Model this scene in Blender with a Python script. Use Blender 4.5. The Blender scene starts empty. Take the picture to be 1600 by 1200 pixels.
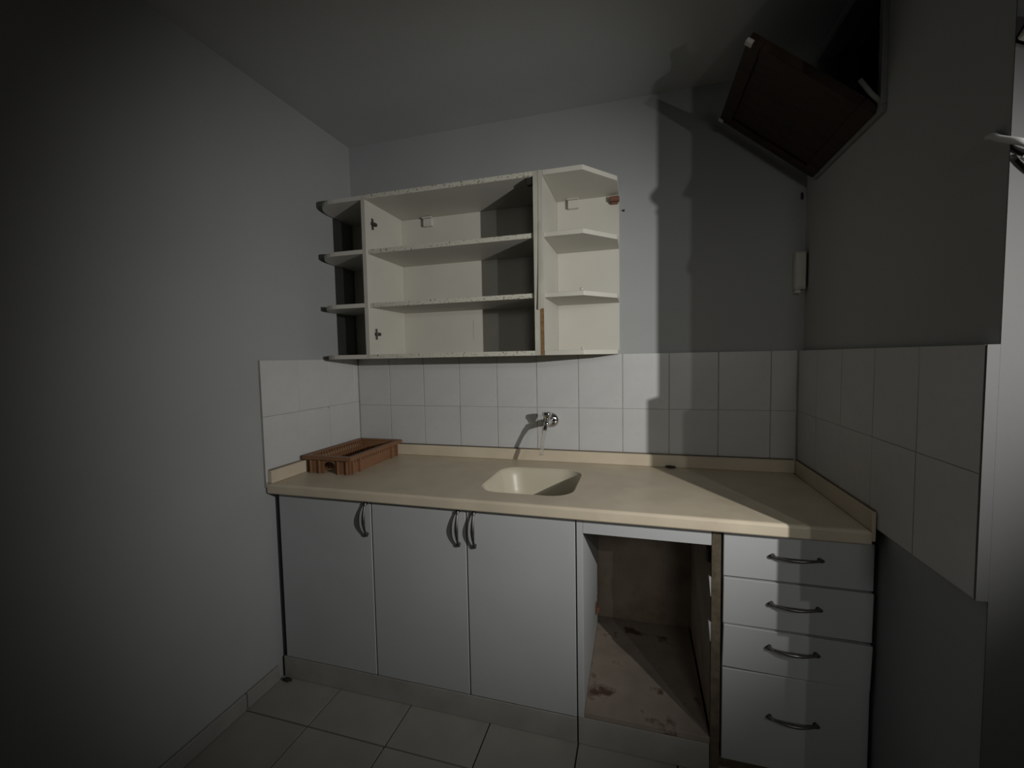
import bpy, bmesh, math, random
from mathutils import Vector, Matrix
random.seed(4)
scene = bpy.context.scene
COL = scene.collection

# ------------------------------------------------------------------ camera
cam_d = bpy.data.cameras.new('camera')
cam = bpy.data.objects.new('camera', cam_d)
COL.objects.link(cam)
cam_d.sensor_width = 36.0
cam_d.lens = 677.55 / 1600.0 * 36.0
cam_d.clip_start = 0.02
CR = Vector((0.96085904, 0.27640416, -0.01872548))
CU = Vector((0.00126824, 0.06320248, 0.99799992))
CF = Vector((-0.27703483, 0.95896099, -0.06037813))
M3 = Matrix((CR, CU, -CF)).transposed().to_4x4()
M3.translation = Vector((1.4089, -1.9637, 1.2915))
cam.matrix_world = M3
scene.camera = cam

# ------------------------------------------------------------------ world, lamps, exposure
world = bpy.data.worlds.new('night'); scene.world = world
world.use_nodes = True
world.node_tree.nodes['Background'].inputs[0].default_value = (0.55, 0.6, 0.7, 1)
world.node_tree.nodes['Background'].inputs[1].default_value = 0.004

def spot(name, loc, aim, energy, size_deg, blend, radius, col):
    d = bpy.data.lights.new(name, 'SPOT')
    d.energy = energy; d.spot_size = math.radians(size_deg); d.spot_blend = blend
    d.shadow_soft_size = radius; d.color = col
    o = bpy.data.objects.new(name, d); COL.objects.link(o)
    o.location = loc
    o.rotation_euler = (Vector(aim) - Vector(loc)).to_track_quat('-Z', 'Y').to_euler()
    return o
# the hand torch that lights the kitchen from beyond the wall end, and a weaker one behind it
torch = spot('torch_light', (2.42, -1.64, 1.44), (0.64, 0.0, 1.16), 93, 78, 1.0, 0.007, (1.0, 0.985, 0.945))
torch.scale = (0.98, 1.13, 1.0)      # the beam is taller than wide
spot('second_torch_light', (2.61, -2.30, 1.65), (1.20, 0.0, 1.15), 15, 76, 1.0, 0.012, (0.97, 1.0, 0.94))
spot('corner_fill_light', (2.00, -3.05, 1.75), (1.78, 0.0, 0.95), 25, 60, 1.0, 0.22, (1.0, 0.98, 0.92))  # added fill light behind the camera, lifts the shadowed right corner

scene.view_settings.view_transform = 'Standard'
scene.view_settings.look = 'None'
scene.view_settings.exposure = -0.11
scene.view_settings.gamma = 1.0
scene.view_settings.use_curve_mapping = False

# ------------------------------------------------------------------ measures
W = 2.039; YE = -0.965; H = 2.372; YF = -3.2; XR = 3.6
ZC = 0.814; FD = -0.59; ZT = 1.30

# ------------------------------------------------------------------ materials
def mat(name, col, rough=0.6, metal=0.0, var=0.0, vscale=6.0, bump=0.0, bscale=60.0, spec=0.5, second=None, lo=0.5, hi=0.62, sscale=5.0, stretch=None):
    m = bpy.data.materials.new(name); m.use_nodes = True
    nt = m.node_tree; b = nt.nodes['Principled BSDF']
    b.inputs['Roughness'].default_value = rough
    b.inputs['Metallic'].default_value = metal
    b.inputs['Specular IOR Level'].default_value = spec
    c4 = (col[0], col[1], col[2], 1)
    b.inputs['Base Color'].default_value = c4
    tc = nt.nodes.new('ShaderNodeTexCoord')
    src = tc.outputs['Object']
    if stretch:
        mp = nt.nodes.new('ShaderNodeMapping'); mp.inputs['Scale'].default_value = stretch
        nt.links.new(src, mp.inputs[0]); src = mp.outputs[0]
    colour = None
    if var > 0:
        n = nt.nodes.new('ShaderNodeTexNoise'); n.inputs['Scale'].default_value = vscale
        n.inputs['Detail'].default_value = 5
        nt.links.new(src, n.inputs['Vector'])
        r = nt.nodes.new('ShaderNodeValToRGB')
        r.color_ramp.elements[0].position = 0.3; r.color_ramp.elements[1].position = 0.7
        r.color_ramp.elements[0].color = tuple(c * (1 - var) for c in col) + (1,)
        r.color_ramp.elements[1].color = tuple(min(1, c * (1 + var * .6)) for c in col) + (1,)
        nt.links.new(n.outputs['Fac'], r.inputs[0]); colour = r.outputs[0]
    if second:
        n2 = nt.nodes.new('ShaderNodeTexNoise'); n2.inputs['Scale'].default_value = sscale
        n2.inputs['Detail'].default_value = 6; n2.inputs['Roughness'].default_value = .65
        nt.links.new(src, n2.inputs['Vector'])
        r2 = nt.nodes.new('ShaderNodeValToRGB')
        r2.color_ramp.elements[0].position = lo; r2.color_ramp.elements[1].position = hi
        r2.color_ramp.elements[0].color = (0, 0, 0, 1); r2.color_ramp.elements[1].color = (1, 1, 1, 1)
        nt.links.new(n2.outputs['Fac'], r2.inputs[0])
        mx = nt.nodes.new('ShaderNodeMix'); mx.data_type = 'RGBA'
        nt.links.new(r2.outputs[0], mx.inputs['Factor'])
        if colour: nt.links.new(colour, mx.inputs[6])
        else: mx.inputs[6].default_value = c4
        mx.inputs[7].default_value = tuple(second) + (1,)
        colour = mx.outputs[2]
    if colour: nt.links.new(colour, b.inputs['Base Color'])
    if bump > 0:
        n3 = nt.nodes.new('ShaderNodeTexNoise'); n3.inputs['Scale'].default_value = bscale
        n3.inputs['Detail'].default_value = 4
        nt.links.new(src, n3.inputs['Vector'])
        bp = nt.nodes.new('ShaderNodeBump'); bp.inputs['Strength'].default_value = bump
        bp.inputs['Distance'].default_value = 0.004
        nt.links.new(n3.outputs['Fac'], bp.inputs['Height'])
        nt.links.new(bp.outputs[0], b.inputs['Normal'])
    return m

PAINT = mat('wall_paint', (.332, .340, .342), .85, var=.05, vscale=2.2, bump=.12, bscale=35, spec=.2)
CEIL = mat('ceiling_paint', (.44, .448, .445), .9, var=.05, vscale=2.0, bump=.1, bscale=30, spec=.2)
TILE = mat('glazed_wall_tile', (.50, .503, .50), .35, var=.05, vscale=9, bump=.03, bscale=18, spec=.4, second=(.43, .415, .385), lo=.55, hi=.75, sscale=5)
GROUT = mat('tile_grout', (.32, .31, .29), .95, var=.2, vscale=20)
FTILE = mat('floor_tile', (.31, .298, .268), .45, var=.12, vscale=5, bump=.04, bscale=25, spec=.3)
FGROUT = mat('floor_grout', (.05, .045, .04), .95)
SKIRT = mat('skirting_tile', (.29, .28, .265), .5, var=.1, vscale=8)
LAM = mat('white_laminate', (.425, .435, .44), .45, var=.04, vscale=4, bump=.02, bscale=40, spec=.35)
CABW = mat('cream_cabinet_board', (.535, .517, .462), .5, var=.05, vscale=5, bump=.03, bscale=40, spec=.3)
EDGE = mat('chipped_board_edge', (.56, .545, .47), .6, second=(.20, .16, .10), lo=.55, hi=.63, sscale=110, spec=.2)
BAND = mat('edge_banding', (.47, .455, .395), .5, var=.1, vscale=12, spec=.3)
RAW = mat('raw_chipboard', (.22, .13, .06), .9, var=.35, vscale=60, spec=.1)
PLINTH = mat('grubby_plinth_laminate', (.33, .32, .295), .6, var=.12, vscale=9, spec=.25)
DARKRAW = mat('dark_chipboard_edge', (.105, .085, .060), .9, var=.3, vscale=50, spec=.1)
STONE = mat('cast_marble_worktop', (.575, .50, .385), .4, var=.10, vscale=7, second=(.49, .40, .29), lo=.56, hi=.8, sscale=4, spec=.35)
BOWL = mat('cast_marble_bowl', (.53, .485, .385), .35, var=.05, vscale=7, spec=.4)
METAL = mat('pewter_handle', (.16, .15, .14), .38, metal=.85, var=.3, vscale=90)
CHROME = mat('chrome', (.62, .62, .63), .12, metal=1.0)
HOSE = mat('pale_plastic_hose', (.80, .78, .73), .25, var=.06, vscale=40)
HOSE.node_tree.nodes['Principled BSDF'].inputs['Transmission Weight'].default_value = 0.85
HOSE.node_tree.nodes['Principled BSDF'].inputs['IOR'].default_value = 1.15
STEELD = mat('dark_hinge_metal', (.05, .045, .04), .5, metal=.4)
PLAST = mat('orange_brown_plastic', (.21, .105, .055), .45, var=.12, vscale=25, spec=.35)
WPLAST = mat('white_plastic', (.52, .505, .455), .4, var=.05, vscale=20)
RPLAST = mat('red_brown_plastic', (.17, .075, .052), .45)
DIRTY = mat('stained_board', (.27, .225, .185), .8, var=.18, vscale=9, second=(.10, .06, .045), lo=.57, hi=.66, sscale=9, spec=.15)
INNER = mat('cavity_wall', (.30, .245, .19), .8, var=.2, vscale=6, second=(.16, .10, .07), lo=.5, hi=.8, sscale=4, spec=.15)
LEAF = mat('brown_varnished_wood', (.030, .015, .008), .6, var=.3, vscale=14, stretch=(1, 4, 1), spec=.25)
FRAMEM = mat('grey_painted_frame', (.20, .205, .195), .7, var=.1, vscale=12)
SHAFT = mat('painted_dark_shaft', (.006, .006, .006), .95)  # near-black colour stands for the unlit inside of the hatch opening
JAMB = mat('torch_dimmed_paint', (.065, .065, .065), .8, var=.06, vscale=4, bump=.1, bscale=40, spec=.2)  # wall colour darkened so the close torch does not burn it out
CABLE = mat('white_cable', (.45, .45, .44), .5)
BLACK = mat('black_rubber', (.02, .018, .015), .7)
RUST = mat('rust_stain', (.33, .24, .17), .8, var=.2, vscale=60)
SEAL = mat('brown_sealant', (.13, .10, .065), .8, var=.3, vscale=30)
PENCIL = mat('pencil_line', (.30, .27, .22), .9)

# ------------------------------------------------------------------ mesh helpers
def link(name, me, m, parent=None):
    me.materials.clear(); me.materials.append(m)
    o = bpy.data.objects.new(name, me); COL.objects.link(o)
    if parent is not None:
        o.parent = parent
        o.matrix_parent_inverse = Matrix.Identity(4)
    return o

def bm_box(bm, a, b, bev=0.0):
    r = bmesh.ops.create_cube(bm, size=1.0)
    vs = r['verts']
    for v in vs:
        v.co = Vector([(a[i] + b[i]) / 2 + v.co[i] * (b[i] - a[i]) for i in range(3)])
    if bev > 0:
        es = list({e for v in vs for e in v.link_edges})
        bmesh.ops.bevel(bm, geom=es, offset=bev, segments=1, profile=.5, affect='EDGES')

def done(bm, name, m, parent=None, smooth=False):
    bmesh.ops.recalc_face_normals(bm, faces=bm.faces)
    me = bpy.data.meshes.new(name); bm.to_mesh(me); bm.free()
    if smooth:
        for p in me.polygons: p.use_smooth = True
    off = Vector(parent['_o']) if (parent is not None and '_o' in parent) else Vector((0, 0, 0))
    if off.length > 0: me.transform(Matrix.Translation(-off))
    return link(name, me, m, parent)

def box(name, a, b, m, parent=None, bev=0.0):
    bm = bmesh.new(); bm_box(bm, a, b, bev)
    return done(bm, name, m, parent)

def boxes(name, lst, m, parent=None, bev=0.0):
    bm = bmesh.new()
    for a, b in lst: bm_box(bm, a, b, bev)
    return done(bm, name, m, parent)

def prism(name, pts, z0, z1, m, parent=None, bev=0.0):
    bm = bmesh.new()
    lo = [bm.verts.new((x, y, z0)) for x, y in pts]
    f = bm.faces.new(lo)
    r = bmesh.ops.extrude_face_region(bm, geom=[f])
    for e in r['geom']:
        if isinstance(e, bmesh.types.BMVert): e.co.z = z1
    if bev > 0:
        bmesh.ops.bevel(bm, geom=list(bm.edges), offset=bev, segments=1, profile=.5, affect='EDGES')
    return done(bm, name, m, parent)

def bm_tube(bm, pts, rad, n=12, flat=None):
    pts = [Vector(p) for p in pts]
    rads = rad if isinstance(rad, (list, tuple)) else [rad] * len(pts)
    rings = []; up = None
    for i, p in enumerate(pts):
        t = (pts[min(i + 1, len(pts) - 1)] - pts[max(i - 1, 0)]).normalized()
        if up is None:
            up = Vector((0, 0, 1)) if abs(t.z) < .9 else Vector((1, 0, 0))
        s = t.cross(up).normalized(); up = s.cross(t).normalized()
        rr = rads[i]; ra, rb = (rr if isinstance(rr, tuple) else (rr, rr))
        rings.append([bm.verts.new(p + s * math.cos(2 * math.pi * k / n) * ra + up * math.sin(2 * math.pi * k / n) * rb) for k in range(n)])
    for a, b in zip(rings, rings[1:]):
        for k in range(n):
            bm.faces.new((a[k], a[(k + 1) % n], b[(k + 1) % n], b[k]))
    bm.faces.new(rings[0]); bm.faces.new(rings[-1])

def tube(name, pts, rad, m, parent=None, n=12):
    bm = bmesh.new(); bm_tube(bm, pts, rad, n)
    return done(bm, name, m, parent, True)

def spline(pts, k=8):
    P = [Vector(p) for p in pts]; out = []
    for i in range(len(P) - 1):
        p0 = P[max(i - 1, 0)]; p1 = P[i]; p2 = P[i + 1]; p3 = P[min(i + 2, len(P) - 1)]
        for j in range(k):
            t = j / k
            out.append(.5 * ((2 * p1) + (p2 - p0) * t + (2 * p0 - 5 * p1 + 4 * p2 - p3) * t * t + (3 * p1 - p0 - 3 * p2 + p3) * t ** 3))
    out.append(P[-1]); return out

def thing(name, loc, label, cat, group=None):
    o = bpy.data.objects.new(name, None); COL.objects.link(o)
    o.empty_display_size = .05
    o.location = loc
    o['_o'] = tuple(loc)
    o['label'] = label; o['category'] = cat
    if group: o['group'] = group
    return o

def tag(o, label, cat, group=None):
    o['label'] = label; o['category'] = cat
    if group: o['group'] = group
    return o

def struct(o, label=None):
    o['kind'] = 'structure'
    if label: o['label'] = label
    return o

# ------------------------------------------------------------------ the room
struct(box('wall_back', (-.12, 0, -.05), (W + .12, .12, H), PAINT), 'grey-white painted back wall behind the wall cabinet')
struct(box('wall_left', (-.12, YF, -.05), (0, 0, H), PAINT), 'bare grey-white left wall')
HY0, HY1, HZ0, HZ1 = -.555, -.09, 1.918, 2.345
struct(boxes('wall_right', [((W, YE, -.05), (W + .12, HY0, H)), ((W, HY1, -.05), (W + .12, 0, H)),
       ((W, HY0, -.05), (W + .12, HY1, HZ0)), ((W, HY0, HZ1), (W + .12, HY1, H))], PAINT), 'shadowed right wall with the hatch opening')
struct(box('wall_return', (W + .12, YE, -.05), (XR, YE + .12, H), JAMB), 'wall running on to the right past the wall end, colour darkened against the torch')  # darkened colour holds down the torchlight on this wall too
struct(box('wall_far_right', (XR, YF, -.05), (XR + .12, YE + .12, H), PAINT), 'wall at the far right end')
struct(box('wall_front', (-.12, YF - .12, -.05), (XR + .12, YF, H), PAINT), 'wall behind the viewer')
struct(box('ceiling', (-.12, YF - .12, H), (XR + .12, .12, H + .1), CEIL), 'plain grey-white ceiling')
floor = struct(box('floor', (-.12, YF - .12, -.12), (XR + .12, .12, -.006), FGROUT), 'dark-jointed tiled floor')
struct(box('trim_1', (W - .0004, YE - .002, -.006), (W + .119, YE - .0002, H - .002), JAMB), 'end of the right wall, colour darkened against the close torch')  # thin facing, its dark colour tones down the torchlit wall end

wb = bpy.data.objects['wall_back']; wl = bpy.data.objects['wall_left']; wr = bpy.data.objects['wall_right']
struct(box('trim_6', (W - .0192, YE - .002, .8195), (W - .0006, YE + .0006, ZT - .0005), JAMB), 'added cap on the right wall tile ends, colour darkened against the torch')  # added cap, dark colour covers the bright torchlit tile ends
bs = struct(box('trim_2', (.0005, -.0078, .80), (W - .014, -.0005, ZT - .001), GROUT), 'grey grout behind the back wall tiles')
ls = struct(box('trim_3', (.0005, -.622, .80), (.0078, -.0085, ZT - .001), GROUT), 'grey grout behind the left wall tiles')
rs = struct(box('trim_4', (W - .018, YE + .002, .819), (W - .0005, -.0085, ZT - .001), GROUT), 'grey grout behind the right wall tiles')

# wall tiles, one object each
def tile_mesh(name, w, h, t):
    bm = bmesh.new(); bm_box(bm, (0, 0, 0), (w, t, h), .0007)
    bmesh.ops.recalc_face_normals(bm, faces=bm.faces)
    me = bpy.data.meshes.new(name); bm.to_mesh(me); bm.free(); me.materials.append(TILE); return me
TW, TH, G = .1925, .2405, .0018
cache = {}
def put_tile(parent, loc, w, h, t, rz, mm=TILE, nm='wall_tile'):
    k = (round(w, 3), round(h, 3), t, mm.name)
    if k not in cache:
        cache[k] = tile_mesh(nm, w, h, t); cache[k].materials.clear(); cache[k].materials.append(mm)
    o = bpy.data.objects.new(nm, cache[k]); COL.objects.link(o); o.parent = parent
    o.location = loc; o.rotation_euler = (random.uniform(-.003, .003), random.uniform(-.002, .002), rz + random.uniform(-.003, .003))
    return o
for r in range(2):
    z0 = ZT - TH * (r + 1)
    for k in range(11):
        x0 = k * TW + .002; x1 = min((k + 1) * TW, W - .022)
        if r == 1 and False: continue
        put_tile(bs, (max(x0, .012), -.0088, z0 + G / 2), x1 - max(x0, .012) - G, TH - G, .008, 0)
    for k in range(4):
        y0 = -.622 + k * TW; y1 = min(y0 + TW, -.012)
        zz, hh = (ZT - .222, .222) if r == 0 else (ZT - 2 * TH, 2 * TH - .222)
        put_tile(ls, (.0088, y0 + G / 2, zz + G / 2), y1 - y0 - G, hh - G, .008, math.pi / 2)
    for k in range(5):
        y1 = -.012 if k == 0 else -k * TW; y0 = max(-(k + 1) * TW, YE)
        put_tile(rs, (W - .011, y0 + G / 2, z0 + G / 2), y1 - y0 - G, TH - G, .008, math.pi / 2)

# floor tiles
FT = .312; FG = .005
ftm = None
for i in range(-1, 12):
    for j in range(11):
        x0 = -.030 + i * FT; y1 = -.453 - (j - 1) * FT
        a = max(x0 + FG / 2, .004); b = min(x0 + FT - FG / 2, XR - .004)
        c = max(y1 - FT + FG / 2, YF + .004); d = min(y1 - FG / 2, -.004)
        if b - a < .02 or d - c < .02: continue
        if a > W - .01 and d > YE: d = min(d, YE - .01)
        if a < W < b and d > YE and c > YE - .1: b = W - .004
        if d - c < .02: continue
        k = ('f', round(b - a, 3), round(d - c, 3))
        if k not in cache:
            bm = bmesh.new(); bm_box(bm, (0, 0, 0), (b - a, d - c, .0075), .001)
            bmesh.ops.recalc_face_normals(bm, faces=bm.faces)
            cache[k] = bpy.data.meshes.new('floor_tile'); bm.to_mesh(cache[k]); bm.free(); cache[k].materials.append(FTILE)
        o = bpy.data.objects.new('floor_tile', cache[k]); COL.objects.link(o); o.parent = floor
        o.location = (a, c, -.0075 + random.uniform(-.0008, .0004))
# tiled skirting along the left wall
sk = struct(box('baseboard_left', (.0005, YF + .01, 0.0), (.006, -.605, .058), FGROUT), 'tiled skirting along the left wall')
y = -.608
for L in (.155, .312, .312, .312, .312, .312, .312, .312):
    box('skirting_tile', (.002, y - L + .004, .001), (.014, y, .062), SKIRT, sk, .0025); y -= L

# ------------------------------------------------------------------ hatch window in the right wall
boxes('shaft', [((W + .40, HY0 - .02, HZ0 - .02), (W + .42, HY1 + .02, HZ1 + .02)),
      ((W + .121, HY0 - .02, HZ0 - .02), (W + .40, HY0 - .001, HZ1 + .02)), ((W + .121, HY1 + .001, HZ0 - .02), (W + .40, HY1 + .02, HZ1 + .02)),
      ((W + .121, HY0, HZ0 - .02), (W + .40, HY1, HZ0 - .001)), ((W + .121, HY0, HZ1 + .001), (W + .40, HY1, HZ1 + .02))], SHAFT)  # closed box added to keep the hatch opening dark
struct(bpy.data.objects['shaft'], 'added shaft behind the hatch, painted black for the dark inside'); bpy.data.objects['shaft'].name = 'trim_5'
win = thing('window_1', (W, (HY0 + HY1) / 2, HZ0), 'dark brown wooden hatch tilted open high in the right corner', 'window')
win['kind'] = 'structure'; del win['category']
t = .022
box('frame_rail', (W - .012, HY0 + .0005, HZ0 + .0005), (W + .05, HY1 - .0005, HZ0 + t), FRAMEM, win, .002)
box('frame_rail', (W - .012, HY0 + .0005, HZ1 - t), (W + .05, HY1 - .0005, HZ1 - .0005), FRAMEM, win, .002)
box('frame_stile', (W - .012, HY0 + .0005, HZ0 + t), (W + .05, HY0 + t, HZ1 - t), FRAMEM, win, .002)
box('frame_stile', (W - .012, HY1 - t, HZ0 + t), (W + .05, HY1 - .0005, HZ1 - t), FRAMEM, win, .002)
# the leaf, built upright then tilted about its bottom hinge
th = math.radians(-50.5)
def leafpart(name, a, b, m, par, bev=.002):
    bm = bmesh.new(); bm_box(bm, a, b, bev)
    bmesh.ops.transform(bm, verts=bm.verts, matrix=Matrix.Translation((W - .014, 0, HZ0 + .012)) @ Matrix.Rotation(th, 4, 'Y'))
    return done(bm, name, m, par)
LL = .402
leaf = bpy.data.objects.new('leaf', None); COL.objects.link(leaf); leaf.parent = win; leaf['_o'] = win['_o']
leafpart('panel', (.004, HY0 + .05, .035), (.016, HY1 - .05, LL - .035), LEAF, leaf)
leafpart('bottom_rail', (-.004, HY0 + .024, .0), (.022, HY1 - .004, .045), LEAF, leaf)
leafpart('top_rail', (-.004, HY0 + .024, LL - .045), (.022, HY1 - .004, LL), LEAF, leaf)
leafpart('stile', (-.004, HY0 + .024, .045), (.022, HY0 + .062, LL - .045), LEAF, leaf)
leafpart('stile', (-.004, HY1 - .042, .045), (.022, HY1 - .004, LL - .045), LEAF, leaf)
leafpart('lit_corner_patch', (-.008, HY0 + .022, LL - .018), (.004, HY0 + .040, LL + .003), WPLAST, leaf, .001)  # white patch paints the light catching the leaf's near top corner
leafpart('lit_corner_patch', (-.008, HY1 - .018, LL - .016), (.004, HY1 - .002, LL + .003), WPLAST, leaf, .001)  # same painted light on the far top corner
tube('stay', [(W - .006, HY0 + .012, HZ0 + .03), (W - .03, HY0 + .014, HZ0 + .06), (W - .055, HY0 + .016, HZ0 + .10)], .006, FRAMEM, win, 8)

# ------------------------------------------------------------------ base units
def panel_list(name, lst, m, par, bev=.0008):
    for a, b in lst: box(name, a, b, m, par, bev)

HMESH = {}
def handle_mesh(vertical):
    # bow handle 0.128 long: lathe-like bar of changing section with two feet
    n = 22; pts = []; rad = []
    for i in range(n + 1):
        s = i / n; u = (s - .5) * .128
        out = .006 + .018 * math.sin(math.pi * s) ** .8
        w = .0042 + .0030 * max(0, math.sin(math.pi * s)) ** 3
        e = abs(s - .5) * 2
        if e > .84: w = .0042 + .0032 * math.sin((e - .84) / .16 * math.pi * .75)
        pts.append((0, -out, u) if vertical else (u, -out - 0, -.010 * math.sin(math.pi * s) if False else 0)); rad.append((w, w * .75))
    bm = bmesh.new(); bm_tube(bm, pts, rad, 10)
    for sgn in (-1, 1):
        u = sgn * .058
        if vertical: bm_tube(bm, [(0, -.0002, u), (0, -.012, u)], [.0062, .0048], 10)
        else: bm_tube(bm, [(u, -.0002, 0), (u, -.012, 0)], [.0062, .0048], 10)
    bmesh.ops.recalc_face_normals(bm, faces=bm.faces)
    me = bpy.data.meshes.new('handle'); bm.to_mesh(me); bm.free()
    for p in me.polygons: p.use_smooth = True
    me.materials.append(METAL); return me
HMESH[True] = handle_mesh(True); HMESH[False] = handle_mesh(False)
def handle(loc, vertical, parent, tilt=0):
    o = bpy.data.objects.new('handle', HMESH[vertical]); COL.objects.link(o); o.parent = parent
    off = Vector(parent['_o']) if '_o' in parent else Vector((0, 0, 0))
    o.location = Vector(loc) - off
    if tilt: o.rotation_euler = (0, tilt, 0)
    return o

ZD0, ZD1 = .094, .768
def door(par, x0, x1, hx, tilt=0):
    d = box('door', (x0, FD, ZD0), (x1, FD + .018, ZD1), LAM, par, .0015)
    d['_o'] = par['_o']
    handle((hx, FD, .7015), True, d, tilt)
    return d

def carcass(par, x0, x1, m=LAM, back=INNER):
    box('side_panel', (x0, -.568, .09), (x0 + .016, -.03, .772), m, par)
    box('side_panel', (x1 - .016, -.568, .09), (x1, -.03, .772), m, par)
    box('bottom_panel', (x0 + .0165, -.568, .09), (x1 - .0165, -.03, .106), m, par)
    box('back_panel', (x0, -.029, .09), (x1, -.024, .772), back, par)

u1 = thing('base_cabinet', (.24, -.3, 0), 'narrow white one-door base cabinet against the left wall', 'cabinet', 'white base units under the worktop')
carcass(u1, .022, .454)
door(u1, .035, .4538, .4375)
box('side_filler', (.004, -.555, .004), (.021, -.535, .772), LAM, u1)
u2 = thing('base_cabinet', (.838, -.3, 0), 'wide white two-door base cabinet below the sink', 'cabinet', 'white base units under the worktop')
carcass(u2, .4575, 1.2165)
door(u2, .4592, .8338, .8085); door(u2, .8384, 1.2150, .868)

# open unit without a door
u3 = thing('open_base_unit', (1.435, -.3, 0), 'open base unit with its door missing and stained inside', 'cabinet', 'white base units under the worktop')
X0, X1 = 1.2195, 1.648
box('side_panel', (X0, FD, .096), (X0 + .020, -.03, .772), LAM, u3, .001)
box('side_panel', (X1 - .020, -.575, .0), (X1, -.03, .772), INNER, u3, .001)
box('panel_edge', (X1 - .026, FD, .004), (X1, -.5755, .772), DARKRAW, u3, .001)
box('top_rail', (X0 + .0205, FD, .722), (X1 - .0265, FD + .018, .767), LAM, u3, .001)
box('back_panel', (X0 + .0205, -.035, .118), (X1 - .0205, -.030, .772), INNER, u3)
box('bottom_panel', (X0 + .0205, FD, .098), (X1 - .0265, -.0305, .117), DIRTY, u3, .001)
# hinge plate left on the right side and a broken one on the left
h = box('hinge_plate', (X1 - .034, -.560, .655), (X1 - .0205, -.535, .700), STEELD, u3, .002); h['label'] = 'dark hinge arm left on the panel'
h2 = boxes('broken_hinge', [((X0 + .0205, -.19, .21), (X0 + .026, -.15, .25)), ((X0 + .026, -.185, .218), (X0 + .036, -.165, .238))], RPLAST, u3, .002); h2['label'] = 'broken rusty hinge plate'
for a, b in (((X1 - .0325, FD, .565), (X1 - .0265, FD + .012, .625)), ((X1 - .0325, FD, .425), (X1 - .0265, FD + .012, .485))):
    bm = bmesh.new()
    vs = [bm.verts.new(c) for c in ((a[0], a[1], b[2]), (b[0], a[1], b[2]), (b[0], a[1], a[2]), (b[0] - .001, a[1], a[2]))]
    f = bm.faces.new(vs); g = bmesh.ops.extrude_face_region(bm, geom=[f])
    for e in g['geom']:
        if isinstance(e, bmesh.types.BMVert): e.co.y = b[1]
    done(bm, 'edge_strip', LAM, u3)

# drawer unit
u4 = thing('drawer_unit', (1.845, -.3, 0), 'white four-drawer base unit in the right corner', 'drawers', 'white base units under the worktop')
box('side_panel', (1.6515, -.565, .09), (1.667, -.03, .772), LAM, u4); box('side_panel', (2.006, -.565, .09), (2.022, -.03, .772), LAM, u4)
box('bottom_panel', (1.6675, -.565, .09), (2.0055, -.03, .106), LAM, u4); box('back_panel', (1.6515, -.029, .09), (2.022, -.024, .772), INNER, u4)
def drawer(z0, z1, yoff, roll, pitch, hx):
    off = u4['_o']
    e = bpy.data.objects.new('drawer', None); COL.objects.link(e); e.parent = u4
    cx, cz = 1.842, (z0 + z1) / 2
    e.location = (cx - off[0], FD + yoff - off[1], cz - off[2]); e.rotation_euler = (pitch, roll, 0)
    e['_o'] = (0, 0, 0); del e['_o']
    hw = .1875
    box('front', (-hw, 0, z0 - cz), (hw, .018, z1 - cz), LAM, e, .0015)
    dz0 = z0 - cz + .015; dz1 = min(z1 - cz - .02, dz0 + .1)
    boxes('tray', [((-.165, .0185, dz0), (-.153, .45, dz1)), ((.153, .0185, dz0), (.158, .45, dz1)), ((-.153, .438, dz0), (.153, .45, dz1)), ((-.153, .0185, dz0), (.153, .438, dz0 + .006))], INNER, e)
    handle((hx - cx, 0, .5 * (z0 + z1) - cz + (.010 if z1 > .5 else .02)), False, e)
drawer(.634, .766, 0.0, .000, .010, 1.842)
drawer(.489, .629, -.002, .004, .010, 1.840)
drawer(.352, .483, -.003, .020, .018, 1.836)
drawer(.058, .3465, .003, .000, .0, 1.842)

# plinth boards
tag(box('plinth_board', (.018, FD + .002, .001), (1.2145, FD + .020, .0885), PLINTH, None, .001), 'long white plinth board under the three cabinet doors', 'plinth', 'plinth boards')
tag(box('plinth_board', (1.2195, FD + .003, .001), (1.621, FD + .020, .0935), PLINTH, None, .001), 'short white plinth board under the open unit', 'plinth', 'plinth boards')
tag(box('plinth_board', (1.650, FD + .035, .001), (2.02, FD + .053, .054), DARKRAW, None, .001), 'dark recessed plinth board under the drawers', 'plinth', 'plinth boards')

# ------------------------------------------------------------------ worktop with cast sink
wt = thing('worktop', (1.0, -.3, ZC), 'beige cast-marble worktop with built-in sink and upstands', 'worktop')
SX0, SX1, SY0, SY1, SR = .845, 1.195, -.520, -.158, .085
def rrect(x0, x1, y0, y1, r, n=7):
    out = []
    for cx, cy, a0 in ((x1 - r, y1 - r, 0), (x0 + r, y1 - r, 90), (x0 + r, y0 + r, 180), (x1 - r, y0 + r, 270)):
        for k in range(n):
            a = math.radians(a0 + 90 * k / (n - 1)); out.append((cx + r * math.cos(a), cy + r * math.sin(a)))
    return out
bm = bmesh.new()
hole = [bm.verts.new((x, y, ZC)) for x, y in rrect(SX0, SX1, SY0, SY1, SR)]
A0, A1, B0, B1 = .010, 2.0085, -.62, -.0105
def ring(ins, z):
    return [bm.verts.new(c) for c in ((A0 + ins, B0 + ins, z), (A1 - ins, B0 + ins, z), (A1 - ins, B1 - ins, z), (A0 + ins, B1 - ins, z))]
rings = [ring(.009, ZC), ring(.0045, ZC - .0012), ring(.0012, ZC - .0045), ring(0, ZC - .009), ring(0, ZC - .035), ring(.003, ZC - .039), ring(.03, ZC - .039)]
for a, b in zip(rings, rings[1:]):
    for k in range(4): bm.faces.new((a[k], a[(k + 1) % 4], b[(k + 1) % 4], b[k]))
es = []
for loop in (hole, rings[0]):
    for k in range(len(loop)):
        v, w2 = loop[k], loop[(k + 1) % len(loop)]
        e = bm.edges.get((v, w2)) or bm.edges.new((v, w2)); es.append(e)
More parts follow.
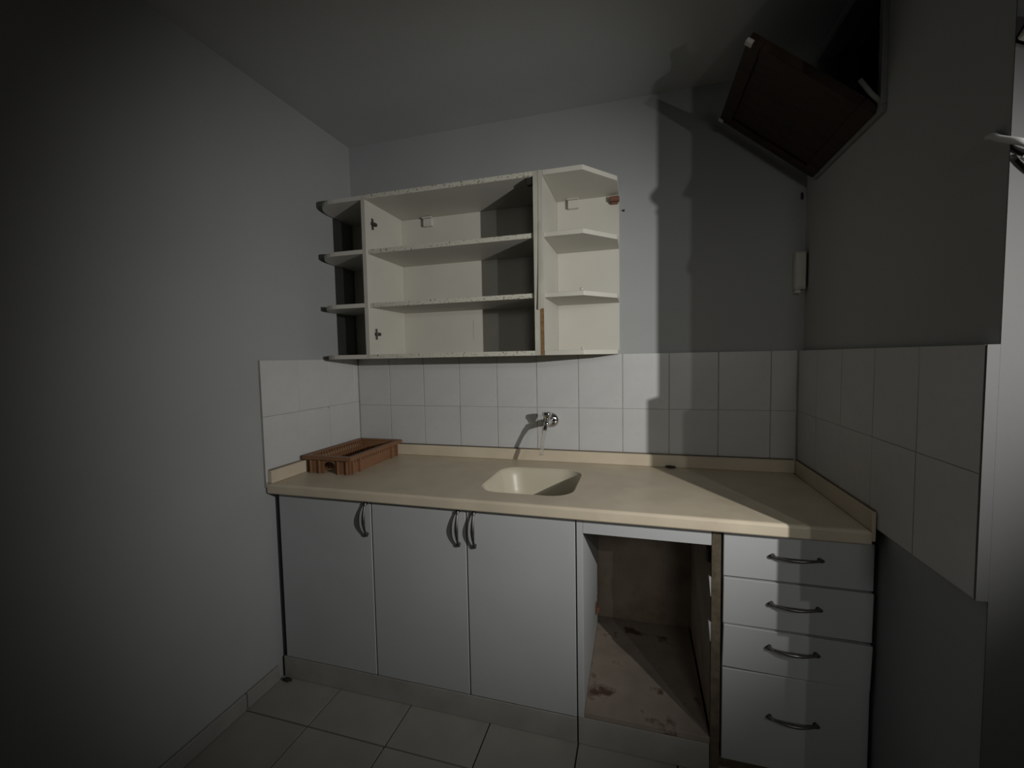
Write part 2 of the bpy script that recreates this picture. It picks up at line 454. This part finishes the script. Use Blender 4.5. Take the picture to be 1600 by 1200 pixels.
bmesh.ops.triangle_fill(bm, use_beauty=True, edges=es)
# lip turned down into the bowl
prev = hole
for ins, z in ((.002, ZC - .0012), (.004, ZC - .004)):
    cur = [bm.verts.new((x, y, z)) for x, y in rrect(SX0 + ins, SX1 - ins, SY0 + ins, SY1 - ins, SR - ins)]
    for k in range(len(cur)): bm.faces.new((prev[k], prev[(k + 1) % len(cur)], cur[(k + 1) % len(cur)], cur[k]))
    prev = cur
done(bm, 'slab', STONE, wt)
bm = bmesh.new(); prev = None
prof = [(.0042, -.0042), (.009, -.012), (.016, -.035), (.024, -.08), (.034, -.115), (.05, -.133), (.075, -.141), (.13, -.144)]
for ins, z in prof:
    r = max(SR - ins * .3, .04)
    cur = [bm.verts.new((x, y, ZC + z)) for x, y in rrect(SX0 + ins, SX1 - ins, SY0 + ins, SY1 - ins, min(r, (SX1 - SX0) / 2 - ins - .003))]
    if prev:
        for k in range(len(cur)): bm.faces.new((prev[k], prev[(k + 1) % len(cur)], cur[(k + 1) % len(cur)], cur[k]))
    prev = cur
bm.faces.new(prev)
bowl = done(bm, 'sink_bowl', BOWL, wt, True); bowl['_o'] = wt['_o']
tube('drain', [(1.02, -.34, ZC - .1435), (1.02, -.34, ZC - .141)], .028, CHROME, bowl, 20)
US = .051
box('upstand', (.0105, -.034, ZC + .0003), (2.008, -.0175, ZC + US), STONE, wt, .002)
box('upstand', (.0100, -.612, ZC + .0003), (.028, -.0345, ZC + US), STONE, wt, .002)
box('upstand', (2.0088, -.618, ZC - .03), (W - .0205, -.012, ZC + US), STONE, wt, .002)

tube('sealant', [(.012, -.0145, ZC + US - .001), (2.006, -.0145, ZC + US - .001)], .0042, SEAL, wt, 8)
tube('sealant', [(.0125, -.610, ZC + US), (.0125, -.02, ZC + US)], .0035, SEAL, wt, 8)
tube('sealant', [(W - .0215, -.612, ZC + US), (W - .0215, -.02, ZC + US)], .0035, SEAL, wt, 8)
# ------------------------------------------------------------------ tap
tp = thing('wall_tap', (1.031, -.009, 1.003), 'small chrome wall tap over the sink with a clear hose', 'tap')
tx, tz = 1.031, 1.003
def lathe_y(name, prof, m, par, cx=tx, cz=tz, n=28):
    bm = bmesh.new(); rr = []
    for y, r in prof:
        rr.append([bm.verts.new((cx + r * math.cos(2 * math.pi * k / n), y, cz + r * math.sin(2 * math.pi * k / n))) for k in range(n)])
    for a, b in zip(rr, rr[1:]):
        for k in range(n): bm.faces.new((a[k], a[(k + 1) % n], b[(k + 1) % n], b[k]))
    bm.faces.new(rr[0]); bm.faces.new(rr[-1])
    return done(bm, name, m, par, True)
lathe_y('rosette', [(-.0092, .033), (-.013, .034), (-.018, .032), (-.024, .024), (-.027, .015)], CHROME, tp)
lathe_y('body', [(-.027, .0115), (-.06, .0115), (-.062, .015), (-.075, .015), (-.077, .0125), (-.118, .0135), (-.134, .012), (-.139, .006)], CHROME, tp)
tube('stem', [(tx, -.112, tz + .010), (tx, -.112, tz + .028)], [.009, .007], CHROME, tp, 14)
bm = bmesh.new()
n = 24; rr = []
for zz, r in ((.014, .009), (.016, .0125), (.026, .0150), (.036, .0205), (.046, .0205), (.049, .018), (.050, .008)):
    rr.append([bm.verts.new((tx + (r + (.0012 if k % 4 < 2 else -.0012) * (r > .015)) * math.cos(2 * math.pi * k / n), -.112 + (r + (.0012 if k % 4 < 2 else -.0012) * (r > .015)) * math.sin(2 * math.pi * k / n), tz + zz)) for k in range(n)])
for a, b in zip(rr, rr[1:]):
    for k in range(n): bm.faces.new((a[k], a[(k + 1) % n], b[(k + 1) % n], b[k]))
bm.faces.new(rr[0]); bm.faces.new(rr[-1])
done(bm, 'knob', CHROME, tp, True)
tube('spout', spline([(tx, -.128, tz - .002), (tx - .001, -.143, tz - .010), (tx - .003, -.152, tz - .026)], 6), .0095, CHROME, tp, 14)
ho = tube('hose', spline([(tx - .003, -.151, tz - .022), (tx - .005, -.165, tz - .045), (tx - .008, -.185, tz - .085), (tx - .010, -.201, tz - .122)], 6), [.0078] * 18 + [.0075], HOSE, tp, 14)
ho['label'] = 'clear plastic hose end'
# rust run below the tap
rsn = bs
boxes('rust_streak', [((.985, -.0094, .871), (.988, -.0091, .975)), ((.9856, -.0095, .9), (.9874, -.0092, .98))], RUST, bs)

# ------------------------------------------------------------------ dish tray in the left corner
tr = thing('dish_tray', (.155, -.25, ZC), 'orange-brown plastic dish tray in the left corner of the worktop', 'tray')
bx0, bx1, by0, by1 = .052, .255, -.435, -.062
rz = ZC + .079
TK = .004
rim = []
def quadring(bm, o_, i_, z0, z1):
    bm_box(bm, (o_[0], o_[2], z0), (o_[1], i_[2], z1), .001); bm_box(bm, (o_[0], i_[3], z0), (o_[1], o_[3], z1), .001)
    bm_box(bm, (o_[0], i_[2], z0), (i_[0], i_[3], z1), .001); bm_box(bm, (i_[1], i_[2], z0), (o_[1], i_[3], z1), .001)
bm = bmesh.new()
quadring(bm, (.034, .275, -.455, -.044), (bx0 + .003, bx1 - .003, by0 + .003, by1 - .003), rz - .007, rz)
bm_box(bm, (.034, -.455, rz - .016), (.275, -.4515, rz - .007)); bm_box(bm, (.2715, -.4515, rz - .014), (.275, -.044, rz - .007))
done(bm, 'rim', PLAST, tr)
# front short side with arched hand hole
def wall_arch(name, y, x0, x1, z0, z1, t_):
    bm = bmesh.new(); cx = (x0 + x1) / 2; hw = .028; hh = .050
    arch = [(cx - hw, z0)] + [(cx - hw * math.cos(math.pi * k / 8), z0 + hh - .018 + .018 * math.sin(math.pi * k / 8)) for k in range(9)] + [(cx + hw, z0)]
    pts = [(x0, z0)] + arch + [(x1, z0), (x1, z1), (x0, z1)]
    vs = [bm.verts.new((x, y, z)) for x, z in pts]; f = bm.faces.new(vs)
    r = bmesh.ops.extrude_face_region(bm, geom=[f])
    for e in r['geom']:
        if isinstance(e, bmesh.types.BMVert): e.co.y += t_
    return done(bm, name, PLAST, tr)
wall_arch('end_wall', by0, bx0, bx1, ZC + .001, rz - .0075, TK)
wall_arch('end_wall', by1 - TK, bx0, bx1, ZC + .001, rz - .0075, TK)
# long sides: lower band, posts and slots near the rim
for sx in (bx0, bx1 - TK):
    lst = [((sx, by0 + TK, ZC + .001), (sx + TK, by1 - TK, ZC + .046))]
    k = 0; yy = by0 + TK
    while yy < by1 - TK - .004:
        lst.append(((sx, yy, ZC + .046), (sx + TK, min(yy + .010, by1 - TK), rz - .0075))); yy += .0176
    boxes('side_wall', lst, PLAST, tr)
for px_, py_ in ((bx0 + .012, by0), (bx0 + .055, by0), (bx1 - .012, by0), (bx1 - .055, by0)):
    box('rib', (px_ - .003, py_ - .009, ZC + .001), (px_ + .003, py_ - .0003, rz - .0165), PLAST, tr, .0008)
for py_ in (by0 + .012, by0 + .060, by1 - .060, by1 - .012):
    box('rib', (bx1 + .0003, py_ - .003, ZC + .001), (bx1 + .011, py_ + .003, rz - .0145), PLAST, tr, .0008)
lst = []
yy = by0 + .015
while yy < by1 - .02:
    lst.append(((bx0 + TK, yy, ZC + .012), (bx1 - TK, yy + .008, ZC + .017))); yy += .022
for f in (.33, .66):
    x = bx0 + (bx1 - bx0) * f; lst.append(((x - .003, by0 + TK, ZC + .0065), (x + .003, by1 - TK, ZC + .012)))
for k in range(16):
    yk = by0 + .05 + k * .018
    lst.append(((bx0 + .055, yk, ZC + .017), (bx0 + .0585, yk + .004, ZC + .055)))
boxes('grid', lst, PLAST, tr)

# ------------------------------------------------------------------ wall cabinet
ZB, ZTOP, YC, PT = 1.299, 1.994, -.32, .018
SH = (1.750, 1.521)
wc = thing('wall_cabinet', (.663, 0, ZB), 'open cream wall cabinet without doors and two inner shelves', 'cabinet', 'cream wall units above the tiles')
CX0, CX1 = .277, 1.0485
def board(name, a, b, m, par): return box(name, a, b, m, par, .0008)
def edged(name, x0, x1, y0, y1, z0, z1, m, par, em):
    s = board(name, (x0, y0 + .0015, z0), (x1, y1, z1), m, par); s['_o'] = par['_o']
    box('front_edge', (x0, y0, z0), (x1, y0 + .0014, z1), em, s)
    return s
edged('side_panel', CX0, CX0 + PT, YC, -.001, ZB, ZTOP, CABW, wc, BAND)
edged('side_panel', CX1 - PT, CX1, YC, -.001, ZB, ZTOP, CABW, wc, BAND)
edged('top_panel', CX0 + PT + .0003, CX1 - PT - .0003, YC, -.001, ZTOP - PT, ZTOP, CABW, wc, EDGE)
edged('bottom_panel', CX0 + PT + .0003, CX1 - PT - .0003, YC, -.001, ZB, ZB + PT, CABW, wc, EDGE)
for z in SH: edged('shelf', CX0 + PT + .001, CX1 - PT - .001, -.308, -.0125, z, z + PT, CABW, wc, EDGE)
bp_ = board('back_panel', (CX0 + PT + .0003, -.012, ZB + PT + .0003), (CX1 - PT - .0003, -.004, ZTOP - PT - .0003), CABW, wc)
bp_['_o'] = wc['_o']
box('pencil_mark', (.6585, -.0125, 1.385), (.660, -.01205, 1.475), PENCIL, bp_)
def hinge(par, x, y, z, sgn):
    bm = bmesh.new()
    bm_box(bm, (min(x, x + sgn * .004), y - .006, z - .024), (max(x, x + sgn * .004), y + .006, z + .024), .001)
    bm_box(bm, (min(x, x + sgn * .014), y - .012, z - .007), (max(x, x + sgn * .014), y + .020, z + .007), .002)
    h = done(bm, 'hinge_plate', STEELD, par); h['label'] = 'dark metal hinge plate'
for z in (1.886, 1.407):
    hinge(wc, CX0 + PT + .0003, -.268, z, 1)
    hinge(wc, CX1 - PT - .0003, -.268, z, -1)
b_ = box('corner_block', (CX1 - PT - .030, -.315, ZTOP - PT - .026), (CX1 - PT - .0005, -.285, ZTOP - PT - .0005), STEELD, wc, .004); b_['label'] = 'dark corner bracket'
def bracket(par, x0, z0, m=WPLAST, w=.046, hgt=.044):
    boxes('hanging_bracket', [((x0, -.032, z0), (x0 + w, -.0125, z0 + hgt * .82)), ((x0 - .004, -.040, z0 + hgt * .84), (x0 + w + .001, -.0125, z0 + hgt))], m, par, .002)
bracket(wc, .420, 1.930)

# right end unit with clipped shelves
RE = thing('end_shelf_unit', (1.19, 0, ZB), 'cream open end shelves with clipped corners right of the wall cabinet', 'shelf', 'cream wall units above the tiles')
EX0, EX1 = 1.049, 1.336
board('side_panel', (EX0, YC + .0015, ZB), (EX0 + PT, -.001, ZTOP), CABW, RE)
s = box('edge_banding', (EX0 + .001, YC - .0005, ZB + .18), (EX0 + PT, YC + .0013, ZTOP), BAND, RE)
s = box('bare_edge', (EX0 + .004, YC, ZB), (EX0 + PT, YC + .0013, ZB + .1795), RAW, RE); s['label'] = 'brown bare edge where the banding came off'
# loose strip of banding curling off
bm = bmesh.new()
for k in range(8):
    s0 = k / 8; s1 = (k + 1) / 8
    def P(s): return (EX0 - .003 + .004 * s, YC - .002 - .007 * (1 - s) ** 2, ZB + .175 + .33 * s)
    a, b = P(s0), P(s1)
    vs = [bm.verts.new(c) for c in (a, (a[0] + .012, a[1] - .001, a[2]), (b[0] + .012, b[1] - .001, b[2]), b)]
    bm.faces.new(vs)
bmesh.ops.remove_doubles(bm, verts=bm.verts, dist=.0001)
r = bmesh.ops.solidify(bm, geom=list(bm.faces), thickness=.0008)
done(bm, 'loose_banding', BAND, RE)
pts = [(EX0 + PT + .0003, -.0125), (EX0 + PT + .0003, YC), (1.218, YC), (EX1 - .002, -.175), (EX1, -.170), (EX1, -.0125)]
for nm, z in (('top_board', ZTOP - PT), ('shelf', SH[0]), ('shelf', SH[1]), ('bottom_board', ZB)):
    q = pts if nm != 'shelf' else [(x, max(y, YC + .012)) for x, y in pts]
    prism(nm, q, z, z + PT, CABW, RE, .001)
board('back_panel', (EX0 + PT + .0003, -.012, ZB), (EX1, -.002, ZTOP), CABW, RE)
bracket(RE, 1.119, 1.936)
hb = boxes('hanging_bracket', [((1.298, -.040, 1.945), (1.338, -.0125, 1.966)), ((1.303, -.034, 1.937), (1.333, -.0125, 1.9448))], RPLAST, RE, .003); hb['label'] = 'red-brown plastic hanger'
for xx, zz in ((1.209, SH[1] + PT), (1.212, ZB + PT)):
    box('edge_chip', (xx - .006, YC + .006, zz + .0002), (xx + .006, YC + .020, zz + .010), EDGE, RE, .002)

# left end unit with rounded shelves
LE = thing('end_shelf_unit', (.14, 0, ZB), 'cream rounded end shelves between the left wall and the wall cabinet', 'shelf', 'cream wall units above the tiles')
lx1 = CX0 - .0005
arc = [(.135 - .125 * math.sin(math.pi / 2 * k / 8), -.17 - .15 * math.cos(math.pi / 2 * k / 8)) for k in range(9)]
pts = [(lx1, -.0125), (.010, -.0125)] + arc[::-1] + [(lx1, YC)]
for nm, z in (('top_board', ZTOP - PT), ('shelf', SH[0]), ('shelf', SH[1]), ('bottom_board', ZB)):
    prism(nm, pts, z, z + PT, CABW, LE, .0008)
board('back_panel', (.010, -.012, ZB), (lx1, -.002, ZTOP), CABW, LE)

# ------------------------------------------------------------------ small things on the walls
jb = thing('junction_box', (2.012, 0, 1.52), 'small white plastic box on the back wall in the right corner', 'box')
boxes('body', [((1.996, -.034, 1.535), (2.032, -.0005, 1.678)), ((1.998, -.030, 1.520), (2.016, -.0005, 1.535))], WPLAST, jb, .002)
box('cover', (1.998, -.0385, 1.541), (2.030, -.0343, 1.672), WPLAST, jb, .002)
ns = tube('wall_nail', [(1.3555, -.0003, 1.912), (1.3555, -.010, 1.911)], .004, STEELD, None, 8); tag(ns, 'small dark nail in the wall right of the wall cabinet', 'nail')
ns = tube('wall_nail', [(2.022, -.0003, 1.905), (2.022, -.008, 1.895), (2.022, -.009, 1.88)], .004, BLACK, None, 8); tag(ns, 'dark nail below the hatch near the right corner', 'nail')
cb = tube('power_cable', spline([(W - .007, -.925, 1.682), (W - .0072, -.938, 1.677), (W - .006, -.955, 1.664), (W + .006, -.986, 1.642), (W + .035, -.994, 1.622), (W + .08, -.990, 1.61), (W + .16, -.985, 1.60)], 6), .0058, CABLE, None, 10)
tag(cb, 'white cable curling around the wall end, upper strand', 'cable', 'cables at the wall end')
cb = tube('power_cable', spline([(W + .010, -.980, 1.623), (W + .022, -.984, 1.607), (W + .045, -.986, 1.585), (W + .09, -.986, 1.555), (W + .14, -.985, 1.53)], 6), .0058, CABLE, None, 10)
tag(cb, 'short shaded cable strand under the white one at the wall end', 'cable', 'cables at the wall end')
bm = bmesh.new(); bm_box(bm, (-.032, -.016, -.022), (.032, .016, .022), .003)
bmesh.ops.transform(bm, verts=bm.verts, matrix=Matrix.Translation((W + .033, -.990, 1.823)) @ Matrix.Rotation(math.radians(28), 4, 'Y'))
tag(done(bm, 'cable_box', WPLAST), 'white cable box hanging askew high on the wall end', 'box')
# black lumps
bm = bmesh.new(); bmesh.ops.create_icosphere(bm, subdivisions=2, radius=1)
for v in bm.verts: v.co = Vector((v.co.x * .022, v.co.y * .009, v.co.z * .006)) * random.uniform(.8, 1.15) + Vector((1.545, -.047, ZC + .0062))
tag(done(bm, 'black_lump', BLACK), 'small black scrap on the worktop by the back upstand', 'scrap')
bm = bmesh.new(); bmesh.ops.create_icosphere(bm, subdivisions=2, radius=1)
for v in bm.verts: v.co = Vector((v.co.x * .022, v.co.y * .009, v.co.z * .007)) * random.uniform(.8, 1.15) + Vector((.045, -.606, .0078))
tag(done(bm, 'black_lump', BLACK), 'small black lump standing for the dark gap at the left plinth end', 'scrap')  # lump put in for the dark gap at the plinth end

for o in bpy.data.objects:
    if '_o' in o: del o['_o']
